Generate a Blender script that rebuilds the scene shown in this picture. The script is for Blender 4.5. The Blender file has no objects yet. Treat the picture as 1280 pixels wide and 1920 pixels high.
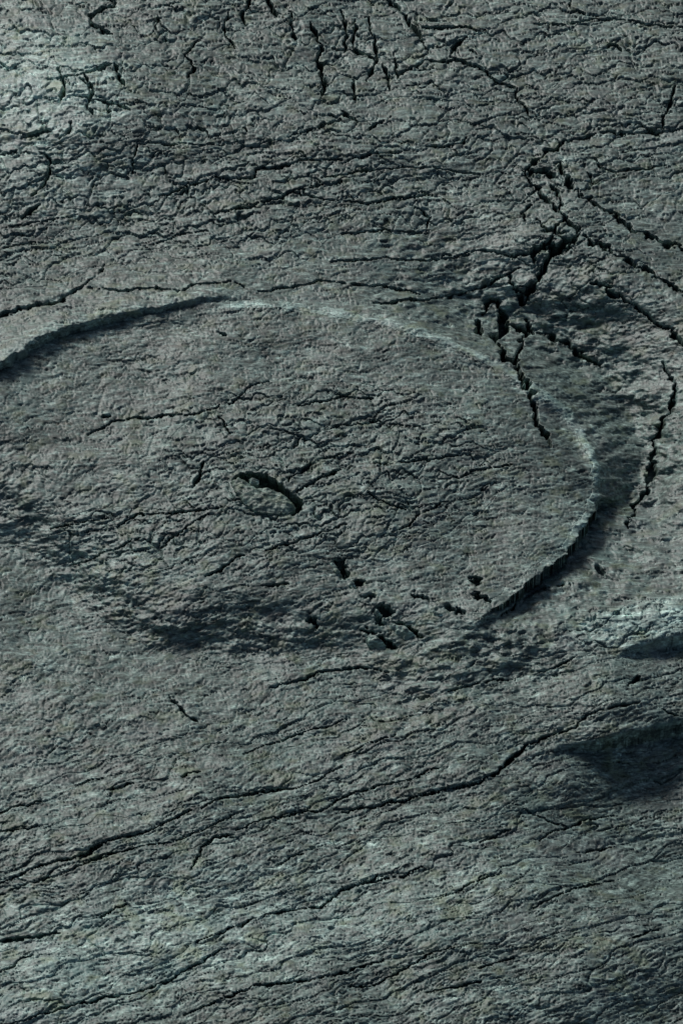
import bpy, math
import numpy as np
from mathutils import Vector

# ------------------------------------------------------------------ camera
PW, PH = 1280.0, 1920.0              # size of the photograph in pixels
ELEV = math.radians(38.0)            # the camera looks down on the rock at this angle
FOVV = math.radians(18.0)
DIST = 3.03
C0 = np.array([0.0, -DIST*math.cos(ELEV), DIST*math.sin(ELEV)])
scn = bpy.context.scene
cam_d = bpy.data.cameras.new('camera')
cam = bpy.data.objects.new('camera', cam_d)
scn.collection.objects.link(cam)
cam.location = C0
cam.rotation_euler = (math.pi/2 - ELEV, 0, 0)
cam_d.sensor_fit = 'VERTICAL'
cam_d.angle = FOVV
cam_d.clip_start = 0.05
cam_d.clip_end = 500
scn.camera = cam
scn.render.resolution_x, scn.render.resolution_y = 682, 1024

# ------------------------------------------------------------------ light
SUN_EL, SUN_AZ = 34.0, -27.0         # azimuth from +Y (away from the camera), negative = to the left
w = bpy.data.worlds.new('World'); scn.world = w; w.use_nodes = True
nt = w.node_tree
sky = nt.nodes.new('ShaderNodeTexSky'); sky.sky_type = 'NISHITA'
sky.sun_disc = False
sky.sun_elevation = math.radians(SUN_EL)
sky.sun_rotation = math.radians(SUN_AZ)
sky.dust_density = 3.0
sky.air_density = 1.0
nt.links.new(sky.outputs[0], nt.nodes['Background'].inputs[0])
nt.nodes['Background'].inputs[1].default_value = 0.05
sd_ = bpy.data.lights.new('sun', 'SUN'); sd_.energy = 2.8; sd_.angle = math.radians(17)
sd_.color = (1.0, 0.985, 0.955)
sun = bpy.data.objects.new('sun', sd_); scn.collection.objects.link(sun)
a, e = math.radians(SUN_AZ), math.radians(SUN_EL)
tosun = Vector((math.sin(a)*math.cos(e), math.cos(a)*math.cos(e), math.sin(e)))
sun.rotation_euler = tosun.to_track_quat('Z', 'Y').to_euler()
vs = scn.view_settings
vs.view_transform = 'Standard'; vs.look = 'None'; vs.gamma = 1.0; vs.use_curve_mapping = False
vs.exposure = -0.76

# ------------------------------------------------------------------ noise
rng = np.random.default_rng(7)
F = np.float32
PERM = rng.permutation(256).astype(np.int32)
PERM = np.concatenate([PERM, PERM])
ANG = rng.random(256)*2*math.pi
GX, GY = np.cos(ANG).astype(F), np.sin(ANG).astype(F)
RND = rng.random((8, 256)).astype(F)

def hsh(ix, iy, seed=0):
    return PERM[(PERM[(ix + seed*37) & 255] + iy + seed*91) & 255]

def pn(x, y, seed=0):
    """gradient noise, about -1..1"""
    x0 = np.floor(x); y0 = np.floor(y)
    fx = (x-x0).astype(F); fy = (y-y0).astype(F)
    ix = x0.astype(np.int32); iy = y0.astype(np.int32)
    sx = fx*fx*fx*(fx*(fx*6-15)+10); sy = fy*fy*fy*(fy*(fy*6-15)+10)
    def g(dx, dy):
        h = hsh(ix+dx, iy+dy, seed)
        return GX[h]*(fx-dx) + GY[h]*(fy-dy)
    a0 = g(0, 0); a0 += sx*(g(1, 0)-a0)
    b0 = g(0, 1); b0 += sx*(g(1, 1)-b0)
    return (a0 + sy*(b0-a0))*1.5

def fbm(x, y, n, seed=0, gain=0.5):
    s = 0; a = 1.0; f = 1.0
    for i in range(n):
        s = s + a*pn(x*f, y*f, seed+i); a *= gain; f *= 2.03
    return s

def worley(x, y, seed=0, jit=0.85):
    """returns edge distance F2-F1, cell ids and offset from the cell's own centre"""
    ix = np.floor(x).astype(np.int32); iy = np.floor(y).astype(np.int32)
    d1 = np.full(x.shape, 9e9, F); d2 = d1.copy()
    ox = np.zeros(x.shape, F); oy = ox.copy(); cid = np.zeros(x.shape, np.int64); hv = np.zeros(x.shape, np.int32)
    for dy in (-1, 0, 1):
        for dx in (-1, 0, 1):
            cx = ix+dx; cy = iy+dy
            h = hsh(cx, cy, seed)
            px = (cx + 0.5 + jit*(RND[0][h]-0.5)) ; py = (cy + 0.5 + jit*(RND[1][h]-0.5))
            ax = (x-px).astype(F); ay = (y-py).astype(F)
            d = ax*ax+ay*ay
            m = d < d1
            d2 = np.where(m, d1, np.minimum(d2, d))
            d1 = np.where(m, d, d1)
            ox = np.where(m, ax, ox); oy = np.where(m, ay, oy)
            hv = np.where(m, h, hv)
            cid = np.where(m, (cx.astype(np.int64)+5000)*100000+(cy+5000), cid)
    return np.sqrt(d2)-np.sqrt(d1), cid, hv, ox, oy

def sst(a, b, x):
    t = np.clip((x-a)/(b-a), 0, 1)
    return t*t*(3-2*t)

# ------------------------------------------------------------------ the grid, in photograph pixels
STEP = 1.75
def axis(lo, hi, ext):
    c = np.arange(lo, hi, STEP)
    g = []; s = STEP; p = 0.0
    while p < ext:
        s *= 1.05; p += s; g.append(p)
    g = np.array(g)
    return np.concatenate([(lo-g)[::-1], c, c[-1]+g])
U1 = axis(-90, PW+90, 1900); V1 = axis(-90, PH+90, 1500)
U, V = np.meshgrid(U1, V1); U = U.astype(F); V = V.astype(F)
NV, NU = U.shape

def interp(x, pts):
    xs, ys = zip(*pts)
    return np.interp(x, xs, ys).astype(F)

# warps that make traced lines run raggedly
WU = 5.0*pn(U/26, V/17, 3) + 2.5*pn(U/9, V/6, 4)
WV = 4.0*pn(U/30, V/16, 5) + 2.2*pn(U/8, V/6, 6)
# strike of the bedding: s along, t across
strike = interp(V1, [(-2000,0.0),(0,0.02),(300,0.10),(450,0.13),(700,0.08),(950,0.2),(1250,0.27),(1500,0.33),(1920,0.37),(4000,0.37)])
SL = (U-640)
S_ = U + 10*pn(U/120, V/60, 10)
T_ = V + strike[:, None]*np.clip(SL, -1400, 1400) + 16*pn(U/170, V/90, 11) + 5*pn(U/42, V/26, 12)

# ------------------------------------------------------------------ outline of the round stone
# u, v, step (mm, outside minus inside), transition px, lip mm, inner sag mm, recover px
OUT = [(0,700,20,7,2,2,170),(90,642,18,8,2,3,160),(200,608,15,8,2,3,150),(300,585,12,7,2,3,140),(400,566,8,8,1.5,2,120),
 (470,560,2,12,1,2,100),(560,566,-1,16,1,2,100),(650,579,-4,18,1,0,100),(740,598,-9,14,3,0,55),(820,625,-15,14,4,0,55),
 (880,650,-19,15,4,0,60),(960,690,-22,16,4.5,0,70),(1030,738,-22,22,5,0,85),(1065,765,-20,30,5,0,120),(1100,815,-20,34,5.5,0,120),
 (1122,865,-20,34,5.5,0,120),(1128,905,-22,22,3.5,0,120),(1112,960,-25,9,1,0,120),(1060,1038,-26,9,0,0,120),(980,1098,-22,9,0,0,110),
 (930,1140,-10,9,0,1,80),(860,1178,-5,20,0,5,60),(760,1208,-2,26,0,7,60),(640,1226,0,30,0,10,70),(500,1242,1,36,0,14,90),
 (380,1240,2,36,0,17,100),(280,1214,2,36,0,18,100),(200,1165,2,36,0,18,100),(120,1096,2,36,0,19,100),(40,1010,2,36,0,18,100),
 (-50,940,2,36,0,12,100),(-110,850,8,20,0,5,120),(-85,770,16,10,0,2,150)]
OUT = np.array(OUT, float)
def outline_field():
    n = len(OUT)
    best = np.full(U.shape, 1e9, F); at = [np.zeros(U.shape, F) for _ in range(5)]; wsum = np.zeros(U.shape, F)
    inside = np.zeros(U.shape, bool)
    X = U + 1.0*WU + 0.7*pn(U/5, V/4, 7); Y = V + 1.0*WV + 0.7*pn(U/5, V/4, 8)
    for i in range(n):
        p, q = OUT[i], OUT[(i+1) % n]
        dx, dy = q[0]-p[0], q[1]-p[1]
        t = np.clip(((X-p[0])*dx+(Y-p[1])*dy)/(dx*dx+dy*dy), 0, 1)
        d = np.hypot(X-p[0]-t*dx, Y-p[1]-t*dy)
        best = np.minimum(best, d)
        wt = (math.hypot(dx, dy)/(d+4.0)**3).astype(F); wsum += wt
        for k in range(5):
            at[k] += wt*(p[2+k]+t*(q[2+k]-p[2+k]))
        c = (p[1] > Y) != (q[1] > Y)
        xi = p[0] + (Y-p[1])/(dy if abs(dy) > 1e-6 else 1e-6)*dx
        inside ^= c & (X < xi)
    return np.where(inside, -best, best).astype(F), [k/wsum for k in at]
SD, (A_step, A_w, A_lip, A_sag, A_rec) = outline_field()
INS = SD < 0

# ------------------------------------------------------------------ smooth relief (mm)
def blob(u, v, ru, rv, amp, rot=0.0):
    c, s = math.cos(math.radians(rot)), math.sin(math.radians(rot))
    du, dv = U-u, V-v
    x = (c*du+s*dv)/ru; y = (-s*du+c*dv)/rv
    return amp*np.exp(-(x*x+y*y))
base = 9*fbm(U/520, V/330, 2, 20) + 3.0*fbm(U/150, V/75, 2, 24)
neg = np.minimum(A_step, 0); pos = 0.68*np.maximum(A_step, 0)
so = np.maximum(SD, 0); si = np.maximum(-SD, 0)
# outside lower than the stone: a moat that climbs back out
soft_neg = 0.85*neg*sst(0, 1, so/np.maximum(A_w*3.4, 14))*sst(3.6, 0.9, so/A_rec)
steep = sst(16, 8, A_w)                      # 1 = sharp edge
base += soft_neg*(1-steep)
base += A_lip*np.exp(-((SD+9)/13)**2)
base += 4.0*sst(0, 10, pos)*np.exp(-((SD-16)/22)**2)
def trough(pts, w_left, w_right):
    """groove along a line; pts = (u, v, depth mm). w_left / w_right: half width px on either side, going along the line"""
    best = np.full(U.shape, 1e9, F); dep = np.zeros(U.shape, F); side = np.zeros(U.shape, F)
    X = U+1.5*WU+14*pn(U/90, V/60, 15); Y = V+1.5*WV+10*pn(U/80, V/55, 16)
    for k in range(len(pts)-1):
        (ax, ay, ad), (bx, by, bd) = pts[k], pts[k+1]
        dx, dy = bx-ax, by-ay
        t = np.clip(((X-ax)*dx+(Y-ay)*dy)/(dx*dx+dy*dy), 0, 1)
        d = np.hypot(X-ax-t*dx, Y-ay-t*dy); m = d < best
        best = np.where(m, d, best); dep = np.where(m, ad+t*(bd-ad), dep); side = np.where(m, dx*(Y-ay)-dy*(X-ax), side)
    wd = np.where(side > 0, w_right, w_left)
    return -dep*np.exp(-(best/wd)**2)
base += trough([(-160,900,14),(-60,965,20),(20,1035,25),(100,1115,28),(190,1188,27),(320,1234,27),(470,1252,27),(620,1250,19),(740,1235,9),(840,1215,0)], 84, 260)
base += trough([(780,560,3),(880,590,9),(980,632,13),(1080,705,20),(1160,800,23),(1190,900,23),(1170,990,17),(1120,1050,8),(1060,1090,0)], 75, 70)
base += 3.2*fbm(U/46, V/26, 3, 26)*sst(-30, 20, SD)*sst(220, 120, SD)*sst(620, 800, U)
base += blob(520, 850, 420, 200, 7)
base += blob(170, 190, 150, 130, 16) + blob(300, 470, 300, 60, -5) + blob(900, 490, 260, 60, -6, 12)
base += blob(1150, 520, 210, 75, 13, 20) + blob(1190, 790, 110, 170, -15) + blob(1230, 1150, 120, 45, 7) + blob(330, 1330, 300, 70, 4, -8)
base += blob(1230, 1475, 165, 100, -30, -15) + blob(1290, 1610, 130, 70, -24) + blob(1260, 1900, 70, 60, -9)
base += blob(420, 1960, 800, 230, 22, -12) + blob(1100, 620, 130, 110, -7) + blob(960, 600, 90, 40, -6)

# ------------------------------------------------------------------ relief in true height (mm)
det = np.zeros(U.shape, F); crk = np.zeros(U.shape, F)
lean = np.zeros(U.shape, F)
und = -0.85*neg*steep*sst(0, 1, so/np.maximum(A_w*0.8, 4))*np.exp(-(so/(0.8*A_rec))**2)
crk += und; lean += 1.2*und
led = pos*sst(0, 1, (so+2)/np.maximum(A_w, 5))*np.exp(-(so/A_rec)**1.3)
det += led; lean -= 0.55*led

# where the rock is broken into flakes (0..1)
top = sst(560, 380, V + 0.12*(U-640) + 40*pn(U/150, V/80, 30))
flk = 0.95*top
flk = np.maximum(flk, np.exp(-(((U-620)/360)**2 + ((V-880)/185)**2)**2)*0.95)
flk = np.maximum(flk, np.exp(-(((U-240)/170)**2 + ((V-1010)/70)**2)**2)*0.9)
flk = np.maximum(flk, np.exp(-(((U-1080)/160)**2 + ((V-500)/130)**2)**2)*0.8)
flk = np.maximum(flk, np.exp(-(((U-1180)/160)**2 + ((V-1170)/60)**2)**2)*0.7)
flk = np.maximum(flk, 0.28 + 0.15*pn(U/110, V/60, 31))
flk = np.where((SD > -60) & (SD < 60) & (U > 560), flk*(0.6+0.4*np.clip(np.abs(SD+5)/60, 0, 1)), flk)
low = sst(1150, 1420, V + 0.25*(U-640))

def flakes(L, Hh, seed, off, tilt, edge, ew, wgt):
    wx = S_ + 0.28*L*pn(U/(L*0.5), V/(Hh*1.4), seed+1)
    wy = T_ + 0.42*Hh*pn(U/(L*0.33), V/(Hh*1.1), seed+2) + 0.16*Hh*pn(U/(L*0.11), V/(Hh*0.5), seed+5)
    e, cid, hv, ox, oy = worley(wx/L, wy/Hh, seed)
    r = RND[2][hv]; r2 = RND[3][hv]; r3 = RND[4][hv]
    h = (r-0.5)*2*off + tilt*(0.35+r2)*oy + tilt*0.6*(r3-0.5)*ox*1.5
    var = np.clip(0.55+0.9*pn(U/(L*0.8), V/(Hh*2.0), seed+3), 0.05, 1.3)
    ori = np.abs(oy)/(np.abs(ox)+np.abs(oy)+1e-3)
    crack = edge*var*(0.25+0.85*ori)*(1-sst(0.2, 1.0, e/ew))
    return wgt*h, wgt*crack, cid
fA, eA, cidA = flakes(105, 36, 40, 0.8, 1.3, 4.6, 0.07, flk)
fB, eB, cidB = flakes(46, 15, 50, 0.4, 1.0, 4.0, 0.13, 0.2+0.8*flk)
fC, eC, cidC = flakes(27, 6.5, 60, 0.26, 0.7, 1.6, 0.22, 0.6+0.4*np.maximum(flk, low))
fL, eL, cidL = flakes(330, 44, 70, 0.45, 0.9, 2.6, 0.03, low)
det += 0.8*(fA + fB + fC + fL)
crk += eA*0.9 + eB + eC + eL
# broken beds: stair-steps along the strike
for (per, amp, seed, wg) in ((58, 0.45, 80, 0.35+0.65*low), (27, 0.45, 84, 0.5+0.5*low), (11, 0.5, 88, 0.8+0.3*low)):
    ph = (T_ + 0.9*per*pn(U/(per*7), V/(per*2.0), seed) + 0.25*per*pn(U/(per*1.3), V/(per*0.8), seed+1))/per
    k = np.floor(ph); f = ph-k
    ak = np.clip(0.45+1.1*pn(U/(per*4.5)+k*7.3, k*3.1, seed+2), 0, 1.4)
    det += amp*wg*ak*(f - 0.5 - sst(0.90, 1.0, f)*f)
# grain
det += 0.32*pn(S_/21, T_/4.6, 90) + 0.17*pn(S_/11, T_/2.9, 91) + 0.4*pn(S_/36, T_/12, 92)
det += 0.22*pn(S_/26, T_/3.4, 98) + 0.05*pn(U/4.2, V/3.4, 93)

# ------------------------------------------------------------------ traced cracks: width px, depth mm, points
CR = [
 (8,15,[(1062,405),(1040,430),(1056,450)]),(8,15,[(1032,455),(1004,470),(1000,496)]),(8,14,[(1086,430),(1064,462),(1040,482)]),(7,13,[(958,541),(992,530)]),(7,13,[(926,560),(904,592)]),
 (7,13,[(1000,410),(1020,426),(1046,440)]),(7,13,[(985,602),(1002,626)]),(7,13,[(948,518),(972,546),(1000,552)]),(7,12,[(985,330),(1010,322),(1040,330)]),(7,12,[(1040,300),(1062,330),(1070,356)]),(6,12,[(1030,345),(1050,370),(1046,392)]),
 (6,11,[(110,128),(121,160),(112,190)]),(6,11,[(158,140),(175,165),(165,198),(176,216)]),(6,10,[(215,118),(226,148),(234,160)]),(6,10,[(470,-5),(455,30),(462,48)]),(6,10,[(500,-5),(520,30)]),
 (6,11,[(640,20),(651,70),(645,100)]),(6,11,[(668,40),(660,90),(690,106)]),(6,11,[(702,70),(706,110),(690,150)]),(6,11,[(720,118),(731,166)]),(6,10,[(580,40),(601,82)]),(6,10,[(660,150),(666,190)]),
 (5,9,[(430,20),(420,60),(441,90)]),(5,9,[(300,20),(290,62)]),(5,9,[(620,90),(660,96),(700,110)]),(5,9,[(140,180),(200,190),(240,205)]),(5,9,[(90,150),(150,140),(210,120)]),
 (7,13,[(205,-5),(213,8),(190,18),(173,33),(176,46),(192,58),(217,65)]),
 (4,8,[(0,291),(35,281)]),(4,9,[(35,262),(80,245),(107,239)]),(6,9,[(133,226),(131,243),(110,260)]),
 (6,10,[(75,288),(95,295),(92,325),(89,338),(60,370)]),(6,11,[(75,385),(40,410)]),(5,9,[(260,262),(252,290),(247,325)]),
 (3,6,[(260,268),(340,270),(420,273)]),(6,12,[(546,22),(548,45),(551,77)]),(8,13,[(603,82),(593,118),(604,133),(610,158),(606,184)]),
 (5,10,[(372,74),(347,100),(366,128),(352,145)]),(4,10,[(640,294),(560,302),(520,312),(482,316),(474,330),(400,334),(345,350),(300,366)]),
 (4,10,[(640,342),(590,350),(530,366),(472,384),(400,402)]),(3,7,[(540,360),(600,372),(690,382),(750,370),(800,366)]),
 (3,6,[(10,468),(70,455)]),(3,6,[(290,462),(330,442),(390,432)]),(3,7,[(540,256),(590,242),(640,225)]),(3,7,[(10,430),(70,418),(140,408)]),
 (4,8,[(150,148),(168,160),(172,182)]),(5,9,[(205,195),(203,212)]),(4,8,[(455,236),(467,246)]),
 (6,12,[(722,-5),(745,15),(760,28),(776,55),(790,75),(797,93)]),(4,9,[(690,30),(697,70)]),(6,12,[(840,102),(858,82),(878,67)]),
 (5,11,[(838,105),(880,120),(912,135),(920,148),(968,165),(965,180),(980,198),(996,216)]),(5,9,[(880,94),(893,105)]),
 (4,9,[(750,137),(800,112),(850,115),(885,122)]),(5,9,[(740,100),(747,145)]),(4,8,[(780,52),(865,50),(912,60)]),
 (4,8,[(1000,44),(1060,46),(1110,35),(1165,38),(1280,52)]),(4,7,[(1070,0),(1067,12),(1092,25)]),(6,10,[(1138,88),(1158,84),(1166,93)]),
 (6,11,[(1266,160),(1258,195),(1245,215),(1241,240)]),(4,9,[(640,208),(672,230)]),(4,8,[(690,240),(735,220)]),
 (4,8,[(800,273),(830,275),(868,268),(876,257)]),(3,7,[(640,302),(700,286),(745,286)]),(3,8,[(600,330),(700,318),(800,312),(900,330)]),
 (7,13,[(980,322),(1003,303),(1025,285),(1062,264)]),(4,8,[(1062,264),(1130,246),(1200,248),(1285,240)]),
 (5,10,[(1113,293),(1126,312),(1150,320),(1200,315),(1247,310)]),(6,13,[(978,320),(1000,350),(1014,366),(1040,390),(1062,411),(1082,432),(1076,456)]),
 (6,12,[(1014,352),(990,366)]),(5,9,[(1095,308),(1112,342)]),(7,13,[(1070,354),(1100,370),(1126,390),(1152,402),(1182,426),(1230,450),(1290,470)]),
 (6,11,[(1000,384),(976,400),(987,413)]),(4,8,[(778,388),(806,405),(800,426)]),(5,10,[(1068,430),(1040,440),(1010,470)]),
 (12,22,[(1076,440),(1052,456),(1032,476),(1020,502),(1008,527),(988,547),(974,571)]),(6,12,[(1040,450),(1000,474),(960,482)]),
 (11,22,[(930,560),(937,584),(941,612),(930,640),(945,665),(960,680),(976,697)]),(9,16,[(895,604),(901,628)]),
 (8,16,[(945,602),(967,615),(985,622),(975,650),(963,676)]),(14,20,[(938,598),(945,612)]),(9,17,[(974,697),(991,725),(997,750),(997,782),(1011,802),(1032,832)]),
 (5,10,[(700,568),(790,562),(840,556),(890,545),(938,520),(976,500)]),(7,13,[(1085,440),(1140,466),(1180,490),(1222,512),(1260,540),(1290,553)]),
 (7,13,[(1108,528),(1160,555),(1200,580),(1242,610),(1290,645)]),(8,11,[(1008,620),(1050,640),(1092,666),(1126,687)]),
 (3,7,[(830,480),(900,470),(960,480)]),(3,7,[(640,440),(720,430),(800,440)]),(3,6,[(620,490),(720,482),(800,490),(880,478)]),
 (6,13,[(-10,602),(30,588),(58,580),(115,572),(132,556),(160,542)]),(3,5,[(160,542),(180,520),(200,500)]),(3,6,[(165,546),(230,549),(290,545),(335,552),(372,536),(432,532),(458,540)]),
 (4,8,[(485,549),(530,541),(572,535),(602,525),(650,531),(720,538),(790,552)]),(6,10,[(412,625),(426,627)]),(5,8,[(194,780),(207,781)]),
 (3,7,[(165,815),(212,790),(282,783),(382,775),(412,760)]),(6,11,[(382,864),(373,890),(365,912)]),(3,6,[(430,760),(470,722),(505,714)]),(4,7,[(410,780),(432,812)]),
 (8,14,[(1240,678),(1264,722),(1260,760),(1240,790),(1226,830),(1221,880),(1214,916),(1192,950),(1184,972),(1174,1000)]),(10,14,[(1224,880),(1216,905)]),
 (4,9,[(220,985),(260,965),(320,962),(370,957),(415,950)]),(4,9,[(300,1026),(330,1006),(355,985),(392,964)]),(4,9,[(138,1060),(190,1040),(232,1020),(267,1008)]),
 (5,10,[(385,1082),(414,1070),(430,1050),(457,1040)]),(3,7,[(95,992),(160,976),(212,972)]),(4,8,[(500,1032),(570,1010),(602,1000),(650,984)]),(4,7,[(490,1101),(542,1096)]),
 (6,9,[(318,1308),(350,1340),(376,1356)]),(5,9,[(505,1292),(560,1275),(602,1260),(650,1254),(730,1258)]),(6,10,[(583,1157),(597,1178)]),
 (5,10,[(558,922),(582,904),(640,880)]),(4,8,[(690,925),(730,945),(762,956)]),(4,9,[(735,1002),(765,985),(790,960),(842,940)]),(4,8,[(540,900),(600,860),(660,850)]),
 (3,8,[(700,870),(800,862),(860,850)]),(3,7,[(620,800),(700,790),(790,800)]),(4,8,[(840,900),(900,880),(960,870)]),(3,7,[(560,760),(640,745),(700,750)]),
 (5,12,[(940,1160),(982,1136),(1012,1120),(1082,1105)]),(9,10,[(1120,1070),(1136,1088)]),(5,9,[(1010,1262),(1060,1242),(1078,1230)]),(4,8,[(840,1296),(900,1280),(960,1272)]),
 (7,12,[(1178,1282),(1190,1272),(1202,1262)]),(5,11,[(1080,1362),(1100,1341),(1132,1330),(1200,1312)]),(4,8,[(1240,1322),(1270,1335)]),
 (5,11,[(-10,1660),(75,1622),(140,1608),(195,1578),(280,1556),(350,1521),(420,1494),(480,1486),(530,1480),(590,1465),(640,1436)]),
 (4,8,[(-10,1680),(40,1661),(120,1636),(200,1601),(260,1586),(340,1575),(400,1546),(452,1521)]),(6,11,[(150,1608),(195,1580)]),
 (5,10,[(440,1556),(500,1536),(560,1522),(602,1520),(640,1494),(700,1475),(775,1460),(800,1446),(822,1440)]),(5,10,[(358,1630),(380,1586),(402,1571),(442,1563)]),
 (6,10,[(-10,1766),(60,1757),(112,1751)]),(5,10,[(10,1924),(100,1895),(200,1870),(270,1856),(320,1835),(372,1806),(430,1770)]),
 (5,10,[(368,1766),(430,1741),(470,1725),(520,1710),(600,1700),(645,1668),(700,1650),(760,1640)]),(5,10,[(345,1902),(400,1880),(452,1858),(490,1845),(560,1840),(645,1824),(720,1800)]),
 (5,9,[(188,1722),(220,1700),(237,1695)]),(4,8,[(-5,1527),(36,1511),(90,1500)]),(3,6,[(-5,1562),(72,1550)]),(3,7,[(138,1471),(192,1460)]),(3,7,[(198,1481),(252,1468)]),
 (4,8,[(450,1416),(520,1390),(562,1375),(602,1365),(650,1350)]),(4,8,[(338,1453),(382,1448)]),(6,9,[(90,1412),(103,1405)]),
 (5,11,[(640,1522),(700,1511),(770,1496),(832,1480),(882,1470),(922,1455)]),(8,15,[(922,1455),(946,1436),(966,1415),(986,1396)]),(5,10,[(986,1396),(1040,1374),(1080,1362)]),
 (3,7,[(640,1422),(690,1396),(742,1378)]),(5,10,[(1012,1572),(1040,1556),(1072,1545),(1102,1530),(1152,1520)]),(5,8,[(688,1657),(706,1640)]),(4,8,[(748,1642),(792,1626)]),
 (4,6,[(958,1505),(1010,1530),(1062,1546)]),(5,9,[(1078,1592),(1152,1580)]),(4,8,[(828,1682),(900,1650),(942,1635)]),(4,8,[(645,1852),(700,1846),(742,1826),(800,1790),(870,1770)]),
 (4,8,[(888,1817),(962,1794)]),(4,8,[(798,1862),(870,1846),(902,1840)]),(4,8,[(0,1825),(40,1800),(60,1790)]),(4,7,[(1000,1700),(1080,1660),(1160,1640)]),(4,7,[(1180,1755),(1240,1735)]),
 (4,7,[(900,1580),(960,1555)]),(4,8,[(520,1620),(570,1600)]),(5,9,[(880,1086),(897,1096)]),
]
def crack(wd, dp, pts):
    global crk
    xs = [p[0] for p in pts]; ys = [p[1] for p in pts]; m = wd*2+14
    i0, i1 = np.searchsorted(U1, [min(xs)-m, max(xs)+m]); j0, j1 = np.searchsorted(V1, [min(ys)-m, max(ys)+m])
    if i1 <= i0 or j1 <= j0: return
    sl = (slice(j0, j1), slice(i0, i1))
    jw = 1.7 if wd >= 7 and ys[0] < 760 else 0.9
    X = U[sl]+WU[sl]*jw; Y = V[sl]+WV[sl]*jw
    ln = np.concatenate([[0], np.cumsum([math.dist(pts[k], pts[k+1]) for k in range(len(pts)-1)])])
    best = np.full(X.shape, 1e9, F); al = np.zeros(X.shape, F)
    for k in range(len(pts)-1):
        (ax, ay), (bx, by) = pts[k], pts[k+1]
        dx, dy = bx-ax, by-ay; L2 = dx*dx+dy*dy
        t = np.clip(((X-ax)*dx+(Y-ay)*dy)/L2, 0, 1)
        d = np.hypot(X-ax-t*dx, Y-ay-t*dy)
        mm = d < best; best = np.where(mm, d, best); al = np.where(mm, ln[k]+t*(ln[k+1]-ln[k]), al)
    tot = ln[-1]
    tap = np.clip(np.minimum(al, tot-al)/(0.22*tot)+0.35, 0, 1)
    nz = np.clip(0.8+0.9*pn(U[sl]/17, V[sl]/13, 95)+0.5*pn(U[sl]/45, V[sl]/30, 94), 0.0 if wd < 6 else 0.35, 1.5)
    hw = (0.42 if wd < 6 else 0.55 if wd < 9 else 0.68)*wd*tap*nz*(1.0 if ys[0] < 420 else 0.95)*(0.8 if ys[0] > 1200 else 1.0)
    val_ = (0.9 if ys[0] > 1200 and wd < 8 else 1.6)*dp*np.sqrt(tap)*np.clip(nz*1.4, 0, 1.1)*(1-sst(0.55, 1.2, best/np.maximum(hw, 1.0)))
    crk[sl] = np.maximum(crk[sl], val_)
for c in CR: crack(c[0], c[1], c[2])

# ledges: the rock drops on the near side of each line. (points u, v, drop mm), recover px
LEDGES = [
 ([(930,1432,0),(985,1418,3),(1060,1400,7),(1120,1386,16),(1180,1371,22),(1280,1345,28),(1500,1290,28)], 240),
 ([(1150,1226,0),(1200,1207,12),(1280,1188,24),(1500,1150,24)], 100),
 ([(1040,1590,0),(1120,1572,4),(1200,1560,7),(1290,1545,9)], 70),
 ([(930,1165,0),(985,1137,5),(1080,1108,6),(1150,1100,2),(1200,1098,0)], 40),
 ([(-60,615,3),(60,580,3.5),(160,543,3),(220,540,0)], 40),
 ([(-100,1700,2),(75,1624,3.5),(195,1580,4),(350,1522,3.5),(480,1487,3),(640,1437,2.5),(760,1400,0)], 36),
 ([(440,1558,1),(600,1521,3),(770,1497,3.5),(920,1456,5),(985,1397,5),(1100,1340,3),(1200,1312,0)], 40),
 ([(-50,1945,3),(200,1871,3.5),(372,1805,3),(520,1711,2.5),(650,1667,2),(780,1630,0)], 36),
 ([(340,1903,1),(490,1846,3),(650,1823,2.5),(800,1790,0)], 34),
 ([(300,367,1),(480,317,3),(640,295,2),(745,286,0)], 30),
 ([(400,403,1),(530,367,3),(640,343,2.5),(700,330,0)], 30),
 ([(0,262,3),(107,240,3),(133,226,0)], 30),
 ([(1062,265,2),(1130,247,3),(1280,241,2)], 30),
 ([(1108,529,1),(1200,581,4),(1290,645,4)], 40),
 ([(500,1293,1),(602,1261,3),(740,1258,1),(800,1250,0)], 34),
]
for pts, rec in LEDGES:
    us = [p[0] for p in pts]
    vv = np.interp(U1, us, [p[1] for p in pts]).astype(F)[None, :]
    dr = np.interp(U1, us, [p[2] for p in pts], left=0, right=pts[-1][2]).astype(F)[None, :]
    if us[0] < 0: pass
    d = (V + WV*0.8) - vv
    q_ = dr*0.8*sst(-2.0, 2.5, d)*np.exp(-np.maximum(d, 0)/rec)
    if dr.max() > 14:
        q_ = dr*0.8*sst(-4.0, 9.0, d)*np.exp(-np.maximum(d, 0)/rec); crk += q_; lean -= 0.5*q_
    else: det -= q_*(0.4 if pts[0][1] > 1200 else 0.8)

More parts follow.
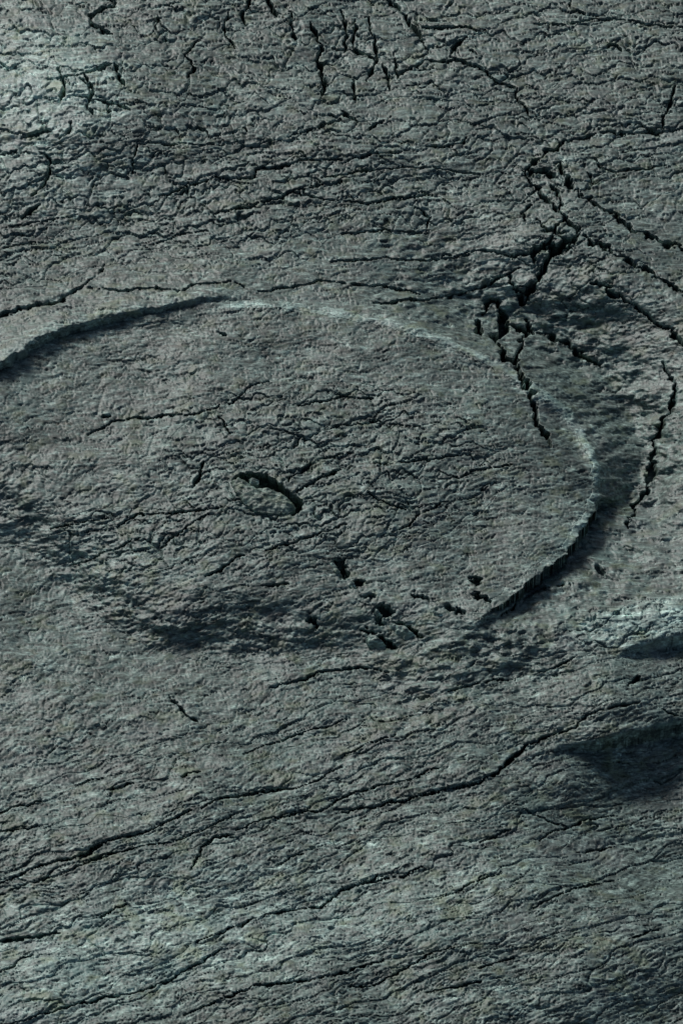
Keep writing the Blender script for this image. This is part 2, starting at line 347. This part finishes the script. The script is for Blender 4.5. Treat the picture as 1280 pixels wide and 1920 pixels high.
# sockets and chipped pits
PW1 = 7*pn(U/11, V/8, 96)+3.5*pn(U/5, V/4, 97); PW2 = 6*pn(U/11, V/8, 98)+3.2*pn(U/5, V/4, 99)
def pit(u, v, ru, rv, dp, rot=0, sharp=3):
    global crk
    c, s = math.cos(math.radians(rot)), math.sin(math.radians(rot))
    du, dv = U+0.5*WU+PW1-u, V+0.5*WV+PW2-v
    x = (c*du+s*dv)/ru; y = (-s*du+c*dv)/rv
    crk = np.maximum(crk, dp*np.exp(-(x*x+y*y)**sharp))
def pit_poly(poly, grow, dp):
    global crk
    poly = np.array(poly, float)
    i0, i1 = np.searchsorted(U1, [poly[:, 0].min()-30, poly[:, 0].max()+30]); j0, j1 = np.searchsorted(V1, [poly[:, 1].min()-30, poly[:, 1].max()+30])
    sl = (slice(j0, j1), slice(i0, i1)); X = U[sl]+0.35*PW1[sl]; Y = V[sl]+0.35*PW2[sl]
    best = np.full(X.shape, 1e9); ins = np.zeros(X.shape, bool)
    for i in range(len(poly)):
        p, q = poly[i], poly[(i+1) % len(poly)]; dx, dy = q-p
        t = np.clip(((X-p[0])*dx+(Y-p[1])*dy)/(dx*dx+dy*dy), 0, 1)
        best = np.minimum(best, np.hypot(X-p[0]-t*dx, Y-p[1]-t*dy))
        ins ^= ((p[1] > Y) != (q[1] > Y)) & (X < p[0]+(Y-p[1])/(dy if abs(dy) > 1e-6 else 1e-6)*dx)
    sdp = np.where(ins, -best, best)
    crk[sl] = np.maximum(crk[sl], dp*sst(grow+1.5, grow-1.5, sdp))
STONE = [(432,904),(446,894),(466,906),(482,916),(502,912),(528,923),(546,938),(553,951),(540,962),(508,964),(478,960),(455,944),(440,924)]
pit_poly([(u+7, v-4) for u, v in STONE], 3, 26)
pit_poly([(462,886),(500,890),(520,905),(540,918),(566,940),(566,955),(548,966),(530,930),(500,914),(480,912)], 0, 30)
for p in [(640,1063,8,16,20,-35),(645,1081,8,6,14),(670,1095,10,7,16,-30),(719,1146,16,11,22),(710,1163,7,6,12),(724,1203,5,18,20,-50),(768,1182,27,5.5,20,28),
          (690,1183,12,4,10,20),(892,1088,12,5,12,30),(900,1119,18,4.5,14,20),(852,1143,17,4,12,25),(790,1120,18,4,8,20),(585,1160,7,6,10),(692,1118,12,4,8,0)]:
    pit(*p)

# blotchy paler patches, and a paler band along the round stone's edge
brk = fbm(U/60, V/28, 3, 101)
def patch(u, v, ru, rv, a_, rot=0): return np.clip(blob(u, v, ru, rv, 1.6, rot)-0.35+0.45*brk, 0, 1)*a_
tone = patch(50, 160, 210, 130, 1.25) + patch(1225, 1165, 170, 45, 1.7, -8) + patch(230, 1790, 460, 140, 0.85, -18) + patch(780, 1700, 300, 80, 0.4, -18)
tone = tone + patch(230, 1050, 190, 60, 0.35) + patch(120, 340, 180, 60, 0.35) + patch(1060, 1860, 240, 60, 0.3) + patch(640, 1000, 200, 80, 0.2)
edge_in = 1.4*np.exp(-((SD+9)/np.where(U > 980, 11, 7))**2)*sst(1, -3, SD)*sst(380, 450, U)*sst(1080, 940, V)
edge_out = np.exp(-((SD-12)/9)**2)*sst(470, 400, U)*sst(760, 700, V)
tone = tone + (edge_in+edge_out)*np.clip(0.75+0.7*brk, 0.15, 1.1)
# laminae of lighter and darker mineral along the bedding
l1 = pn(S_/30, T_/5.2, 111)+0.6*pn(S_/14, T_/3.2, 112); l2 = pn(S_/52, T_/9, 113)
tone = tone + 0.5*l1 + 0.3*l2 + 1.5*np.clip(pn(S_/17, T_/4.0, 114)-0.38, 0, 1)*np.clip(0.5+pn(U/90, V/50, 115), 0, 1)*2
tone = np.clip(tone + 0.2*fbm(U/230, V/120, 2, 105), -0.62, 1.8).astype(F).ravel()

# ------------------------------------------------------------------ to world space
fade = sst(1750, 900, np.abs(U-640))*sst(2300, 1500, np.abs(V-960))
base = (base*fade).astype(F)
det = (det*(0.15+0.85*fade)).astype(F)
th = math.tan(FOVV/2)
fw = np.array([0, math.cos(ELEV), -math.sin(ELEV)]); up = np.array([0, math.sin(ELEV), math.cos(ELEV)])
def to_world(u, v, z):
    """point of the horizontal plane at height z (metres) that lies in the direction of photo pixel u, v"""
    rx = (u-PW/2)/(PH/2)*th; ry = (PH/2-v)/(PH/2)*th
    dy = fw[1]+ry*up[1]; dz = fw[2]+ry*up[2]
    t = (z-C0[2])/dz
    return C0[0]+rx*t, C0[1]+dy*t, z
wx, wy, wz = to_world(U.astype(float), V.astype(float), base*0.001)
crk = crk*fade
wz = wz + (det-crk)*0.001
wy = wy + (0.85*crk + lean*fade)*0.001           # fissures dip away under the bed above
edge = np.zeros(U.shape, bool); edge[0] = edge[-1] = True; edge[:, 0] = edge[:, -1] = True
wz = np.where(edge, -0.08, wz)
P = np.stack([wx, wy, wz], -1).reshape(-1, 3).astype(F)
def height_at(u, v):
    j = int(np.searchsorted(V1, v)); i = int(np.searchsorted(U1, u))
    return float(wz[j, i]), float(base[j, i])*0.001

# ------------------------------------------------------------------ materials
def rock_material(name, tint=(1, 1, 1), val=1.0):
    m = bpy.data.materials.new(name); m.use_nodes = True
    n = m.node_tree.nodes; l = m.node_tree.links
    b = n['Principled BSDF']
    tc = n.new('ShaderNodeTexCoord')
    def noise(scale, detail=4, rough=0.55, vec=None):
        t = n.new('ShaderNodeTexNoise'); t.inputs['Scale'].default_value = scale
        t.inputs['Detail'].default_value = detail; t.inputs['Roughness'].default_value = rough
        l.new(vec or tc.outputs['Object'], t.inputs['Vector']); return t.outputs['Fac']
    def ramp(src, stops):
        r = n.new('ShaderNodeValToRGB'); e = r.color_ramp.elements
        while len(e) < len(stops): e.new(0.5)
        for i, (p, c) in enumerate(stops):
            e[i].position = p; e[i].color = (*c, 1)
        l.new(src, r.inputs[0]); return r.outputs[0]
    def mix(f, a_, b_, mode='MIX'):
        x = n.new('ShaderNodeMix'); x.data_type = 'RGBA'; x.blend_type = mode
        if isinstance(f, float): x.inputs[0].default_value = f
        else: l.new(f, x.inputs[0])
        for s_, q in ((6, a_), (7, b_)):
            if isinstance(q, tuple): x.inputs[s_].default_value = (*q, 1)
            else: l.new(q, x.inputs[s_])
        return x.outputs[2]
    def c(r, g, bb): return (r*val*tint[0]*0.835, g*val*tint[1]*1.05, bb*val*tint[2]*1.01)
    mp = n.new('ShaderNodeMapping'); mp.inputs['Scale'].default_value = (0.26, 0.75, 1); mp.inputs['Rotation'].default_value = (0, 0, -0.25)
    l.new(tc.outputs['Object'], mp.inputs['Vector'])
    col = ramp(noise(9, 5, 0.6), [(0.30, c(0.170, 0.198, 0.195)), (0.5, c(0.212, 0.235, 0.230)), (0.72, c(0.262, 0.278, 0.270))])
    # bedding streaks
    col = mix(0.8, col, ramp(noise(190, 4, 0.65, mp.outputs[0]), [(0.38, (0.42, 0.44, 0.44)), (0.5, (0.92, 0.93, 0.92)), (0.63, (1.8, 1.78, 1.74))]), 'MULTIPLY')
    mp2 = n.new('ShaderNodeMapping'); mp2.inputs['Scale'].default_value = (0.33, 0.85, 1); mp2.inputs['Rotation'].default_value = (0, 0, -0.3)
    l.new(tc.outputs['Object'], mp2.inputs['Vector'])
    col = mix(0.6, col, ramp(noise(430, 3, 0.6, mp2.outputs[0]), [(0.39, (0.5, 0.52, 0.52)), (0.5, (0.95, 0.95, 0.95)), (0.62, (1.8, 1.8, 1.76))]), 'MULTIPLY')
    # mineral speckle
    col = mix(0.6, col, ramp(noise(900, 2, 0.6, mp.outputs[0]), [(0.37, (0.55, 0.55, 0.55)), (0.5, (1, 1, 1)), (0.64, (1.7, 1.7, 1.66))]), 'MULTIPLY')
    # olive and blue-green films
    ol = ramp(noise(42, 3, 0.6), [(0.54, (0, 0, 0)), (0.66, (0.65, 0.65, 0.65))])
    col = mix(ol, col, c(0.215, 0.222, 0.15))
    tl = ramp(noise(27, 2, 0.5), [(0.60, (0, 0, 0)), (0.70, (0.6, 0.6, 0.6))])
    col = mix(tl, col, c(0.17, 0.225, 0.22))
    mv = ramp(noise(19, 3, 0.6), [(0.54, (0, 0, 0)), (0.70, (0.4, 0.4, 0.4))])
    col = mix(mv, col, c(0.240, 0.216, 0.230))
    ru = ramp(noise(31, 3, 0.6), [(0.69, (0, 0, 0)), (0.77, (0.6, 0.6, 0.6))])
    col = mix(ru, col, c(0.26, 0.19, 0.13))
    at = n.new('ShaderNodeAttribute'); at.attribute_name = 'tone_gain'
    tone_gain = n.new('ShaderNodeMath'); tone_gain.operation = 'MULTIPLY_ADD'; tone_gain.inputs[1].default_value = 0.95; tone_gain.inputs[2].default_value = 1.0
    l.new(at.outputs['Fac'], tone_gain.inputs[0])
    sc = n.new('ShaderNodeVectorMath'); sc.operation = 'SCALE'; l.new(col, sc.inputs[0]); l.new(tone_gain.outputs[0], sc.inputs['Scale'])
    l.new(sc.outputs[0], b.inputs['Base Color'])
    b.inputs['Roughness'].default_value = 0.5
    b.inputs['Specular IOR Level'].default_value = 0.5
    bp = n.new('ShaderNodeBump'); bp.inputs['Strength'].default_value = 0.2; bp.inputs['Distance'].default_value = 0.0012
    l.new(noise(640, 4, 0.65, mp2.outputs[0]), bp.inputs['Height']); l.new(bp.outputs[0], b.inputs['Normal'])
    return m
M_ROCK = rock_material('grey_bedrock')
M_DISC = rock_material('grey_round_stone', (1.0, 1.0, 1.0), 0.97)
M_RIM = rock_material('pale_rim', (0.99, 1.0, 1.0), 1.02)
M_STONE = rock_material('olive_grey_stone', (0.98, 1.01, 0.95), 1.0)
M_PALE = rock_material('pale_chip', (1.0, 1.0, 0.98), 1.7)

# ------------------------------------------------------------------ splitting the surface
jj, ii = np.meshgrid(np.arange(NV-1), np.arange(NU-1), indexing='ij')
v00 = (jj*NU+ii).ravel()
QUADS = np.stack([v00, v00+NU, v00+NU+1, v00+1], -1)
def fcen(a): return a[:-1, :-1].ravel()
fU, fV, fSD, fF, fLow = fcen(U), fcen(V), fcen(SD), fcen(flk), fcen(low)
fA_, fL_ = fcen(cidA), fcen(cidL)
inframe = (fU > 0) & (fU < PW) & (fV > 0) & (fV < PH)

def build(name, quads, mat, parent=None, skirt=0.012):
    vid, inv = np.unique(quads, return_inverse=True)
    q = inv.reshape(-1, 4); pts = P[vid]; tn = tone[vid]
    if skirt:
        ed = np.concatenate([q[:, [k, (k+1) % 4]] for k in range(4)])
        key = np.minimum(ed[:, 0], ed[:, 1]).astype(np.int64)*len(pts)+np.maximum(ed[:, 0], ed[:, 1])
        _, first, cnt = np.unique(key, return_index=True, return_counts=True)
        be = ed[first[cnt == 1]]
        bv, binv = np.unique(be, return_inverse=True); binv = binv.reshape(-1, 2)
        low_ = pts[bv].copy(); low_[:, 2] -= skirt
        n0 = len(pts); pts = np.concatenate([pts, low_]); tn = np.concatenate([tn, tn[bv]])
        sk = np.stack([be[:, 1], be[:, 0], n0+binv[:, 0], n0+binv[:, 1]], -1)
        q = np.concatenate([q, sk])
    me = bpy.data.meshes.new(name)
    me.vertices.add(len(pts)); me.vertices.foreach_set('co', pts.ravel())
    me.loops.add(q.size); me.loops.foreach_set('vertex_index', q.ravel().astype(np.int32))
    me.polygons.add(len(q)); me.polygons.foreach_set('loop_start', (np.arange(len(q))*4).astype(np.int32))
    me.update(calc_edges=True)
    me.attributes.new('tone_gain', 'FLOAT', 'POINT').data.foreach_set('value', tn.astype(F))
    me.materials.append(mat)
    o = bpy.data.objects.new(name, me); scn.collection.objects.link(o)
    if parent: o.parent = parent
    return o

owner = np.zeros(len(QUADS), np.int32)          # 0 = bedrock itself
is_disc = fSD < 0
def pick(ids, mask, limit, minf):
    c, n = np.unique(ids[mask], return_counts=True)
    k = n >= minf
    c, n = c[k], n[k]
    o = np.argsort(-n)[:limit]
    return c[o]
def ledge_v(k): 
    pts = LEDGES[k][0]
    return np.interp(fU, [p[0] for p in pts], [p[1] for p in pts])
# the ledge hanging over the round stone at the upper left
upl = (~is_disc) & (fU < 470) & (fSD < 60) & (fV < 720) & (fV > ledge_v(4)+2) & (fU > -90)
lol = (~is_disc) & (fU > 985) & (fV < ledge_v(0)) & (fV > ledge_v(6)+2) & (fU < PW+90) & (fV > 1200)
frame_ok = (~is_disc) & inframe & ~upl & ~lol
gA = pick(fA_, frame_ok & (fF > 0.5), 230, 90)
gL = pick(fL_, frame_ok & (fLow > 0.5), 70, 300)
dA = pick(fA_, is_disc & inframe & (fSD < -40) & (fF > 0.5), 120, 90)
nid = 1; jobs = []
def assign(mask, name, what, mat, label=None):
    global nid
    owner[mask] = nid; jobs.append((nid, name, what, mat, label)); nid += 1
owner[is_disc] = -1
def assign_many(ids, cells, ok, name, what, mat):
    global nid
    s = np.sort(cells); pos_ = np.clip(np.searchsorted(s, ids), 0, len(s)-1)
    hit = ok & (s[pos_] == ids)
    owner[hit] = nid+pos_[hit]
    for k in range(len(s)): jobs.append((nid+k, name, what, mat, None))
    nid += len(s)
assign_many(fL_, gL, frame_ok & (fLow > 0.5), 'rock_bed', 'ground', M_ROCK)
assign_many(fA_, gA, frame_ok & (fF > 0.5), 'rock_flake', 'ground', M_ROCK)
assign(upl, 'rock_ledge', 'ground', M_ROCK, 'ledge overhanging the upper left edge of the round stone')
assign(lol, 'rock_ledge', 'ground', M_ROCK, 'long ledge with a dark shaded hollow under it')
assign_many(fA_, dA, is_disc & (fSD < -40) & (fF > 0.5), 'rock_flake', 'disc', M_DISC)
rim = is_disc & (fSD > -17) & (fU > 430) & (fV < 1150)
assign(rim, 'rim', 'disc', M_RIM, 'thin pale rim along the top and right side of the round stone')

order = np.argsort(owner, kind='stable'); so_ = owner[order]
def faces_of(k):
    a_, b_ = np.searchsorted(so_, [k, k+1]); return QUADS[order[a_:b_]]
ground = build('rock_ground', faces_of(0), M_ROCK, None, 0.0)
ground['kind'] = 'structure'; ground['label'] = 'dark grey cracked bedrock around the round stone'
disc = build('round_stone', faces_of(-1), M_DISC, None, 0.03)
disc['label'] = 'large round flat grey stone with a pale raised rim, set in cracked bedrock'
disc['category'] = 'stone'
for k, name, what, mat, label in jobs:
    q = faces_of(k)
    if len(q) < 12: 
        continue
    o = build(name, q, mat, ground if what == 'ground' else disc)
    if label: o['label'] = label

# the rock goes on beyond the part in view
far = bpy.data.meshes.new('rock_plain'); R = 60.0
far.from_pydata([(-R, -R, -0.06), (R, -R, -0.06), (R, R, -0.06), (-R, R, -0.06)], [], [(0, 1, 2, 3)])
far.materials.append(M_ROCK)
fo = bpy.data.objects.new('rock_plain', far); scn.collection.objects.link(fo); fo['kind'] = 'structure'

# ------------------------------------------------------------------ loose stones
def stone(name, poly, rise, depth, label, mat, seed, group=None, cat='stone', sink=0.0, tilt=(0, 0), rnd=7.0):
    poly = np.array(poly, float); c = poly.mean(0)
    hh, bb = height_at(*c)
    top = bb + sink*0.001
    st = 1.3
    u1 = np.arange(poly[:, 0].min()-4, poly[:, 0].max()+4, st); v1 = np.arange(poly[:, 1].min()-4, poly[:, 1].max()+4, st)
    gu, gv = np.meshgrid(u1, v1)
    X = gu + 1.6*pn(gu/9, gv/7, seed); Y = gv + 1.4*pn(gu/8, gv/7, seed+1)
    best = np.full(gu.shape, 1e9); ins = np.zeros(gu.shape, bool)
    for i in range(len(poly)):
        p, q = poly[i], poly[(i+1) % len(poly)]; dx, dy = q-p
        t = np.clip(((X-p[0])*dx+(Y-p[1])*dy)/(dx*dx+dy*dy), 0, 1)
        best = np.minimum(best, np.hypot(X-p[0]-t*dx, Y-p[1]-t*dy))
        cc = (p[1] > Y) != (q[1] > Y)
        ins ^= cc & (X < p[0]+(Y-p[1])/(dy if abs(dy) > 1e-6 else 1e-6)*dx)
    sdd = np.where(ins, best, -best)
    z = rise*(1-np.exp(-np.maximum(sdd, 0)/rnd)) + tilt[0]*(gu-c[0]) + tilt[1]*(gv-c[1])
    z += 1.7*pn(gu/18, gv/9, seed+2) + 1.0*pn(gu/9, gv/4.5, seed+3) + 0.25*pn(gu/3.5, gv/3, seed+4) - 1.5*np.clip(pn(gu/22, gv/9, seed+5)-0.25, 0, 1)
    x_, y_, z_ = to_world(gu, gv, top + 0*gu)
    pts = np.stack([x_, y_, z_ + z*0.001], -1).reshape(-1, 3)
    cen = np.array(to_world(c[0], c[1], top)); pts = pts-cen
    j, i = np.meshgrid(np.arange(len(v1)-1), np.arange(len(u1)-1), indexing='ij')
    k0 = (j*len(u1)+i)[ins[:-1, :-1]].ravel()
    q = np.stack([k0, k0+len(u1), k0+len(u1)+1, k0+1], -1)
    vid, inv = np.unique(q, return_inverse=True); q = inv.reshape(-1, 4); pts = pts[vid]
    n0 = len(pts); bot = pts.copy(); bot[:, :2] *= 0.93; bot[:, 2] = -depth*0.001
    faces = [tuple(map(int, f)) for f in q] + [tuple(int(x)+n0 for x in f[::-1]) for f in q]
    ec = {}
    for f in q:
        for k in range(4):
            a_, b_ = int(f[k]), int(f[(k+1) % 4]); ec.setdefault((min(a_, b_), max(a_, b_)), []).append((a_, b_))
    for es in ec.values():
        if len(es) == 1:
            a_, b_ = es[0]; faces.append((b_, a_, a_+n0, b_+n0))
    me = bpy.data.meshes.new(name); me.from_pydata([tuple(map(float, v)) for v in np.concatenate([pts, bot])], [], faces); me.update()
    me.materials.append(mat)
    o = bpy.data.objects.new(name, me); scn.collection.objects.link(o); o.location = [float(x) for x in cen]
    o['label'] = label; o['category'] = cat
    if group: o['group'] = group
    return o
stone('loose_stone', STONE, 5, 20,
      'loose wedge shaped stone lying in a dark socket at the middle of the round stone', M_STONE, 3, sink=-2.5, tilt=(-0.03, 0.05))
G = 'small stone chips on the round stone'
def chip(poly, label, seed, rise=4, sink=-2, mat=M_PALE):
    stone('stone_chip', poly, rise, 10, label, mat, seed, G, cat='stone chip', sink=sink, rnd=4.0)
chip([(466,900),(474,895),(486,901),(484,908),(470,909)], 'small pale chip wedged above the left end of the loose wedge shaped stone', 4, 5, -1)
chip([(618,1057),(626,1055),(637,1072),(629,1077)], 'thin pale sliver beside the topmost dark pit below the loose stone', 5, 5, 0)
chip([(655,1095),(661,1092),(667,1099),(660,1103)], 'tiny pale chip beside the second dark pit below the loose stone', 6, 4, 0)
chip([(698,1144),(706,1141),(714,1152),(706,1157),(699,1152)], 'speckled pale chip in the deep round pit near the lower edge', 7, 6, -3)
chip([(686,1200),(696,1194),(707,1197),(722,1211),(708,1215),(690,1211)], 'brightest pale triangular stone chip, lowest one near the lower edge of the round stone', 8, 7, 0)
chip([(727,1176),(742,1172),(760,1178),(778,1194),(762,1199),(742,1191)], 'long pale stone chip under a dark curved crack near the lower edge', 9, 7, -1)
chip([(864,1117),(872,1113),(882,1119),(874,1124)], 'small chip left of the short dark slit near the lower right rim', 10, 3, -2, M_DISC)
chip([(811,1151),(820,1147),(832,1154),(820,1158)], 'small pale chip between the long pale chip and the lower right rim', 11, 5, 0)
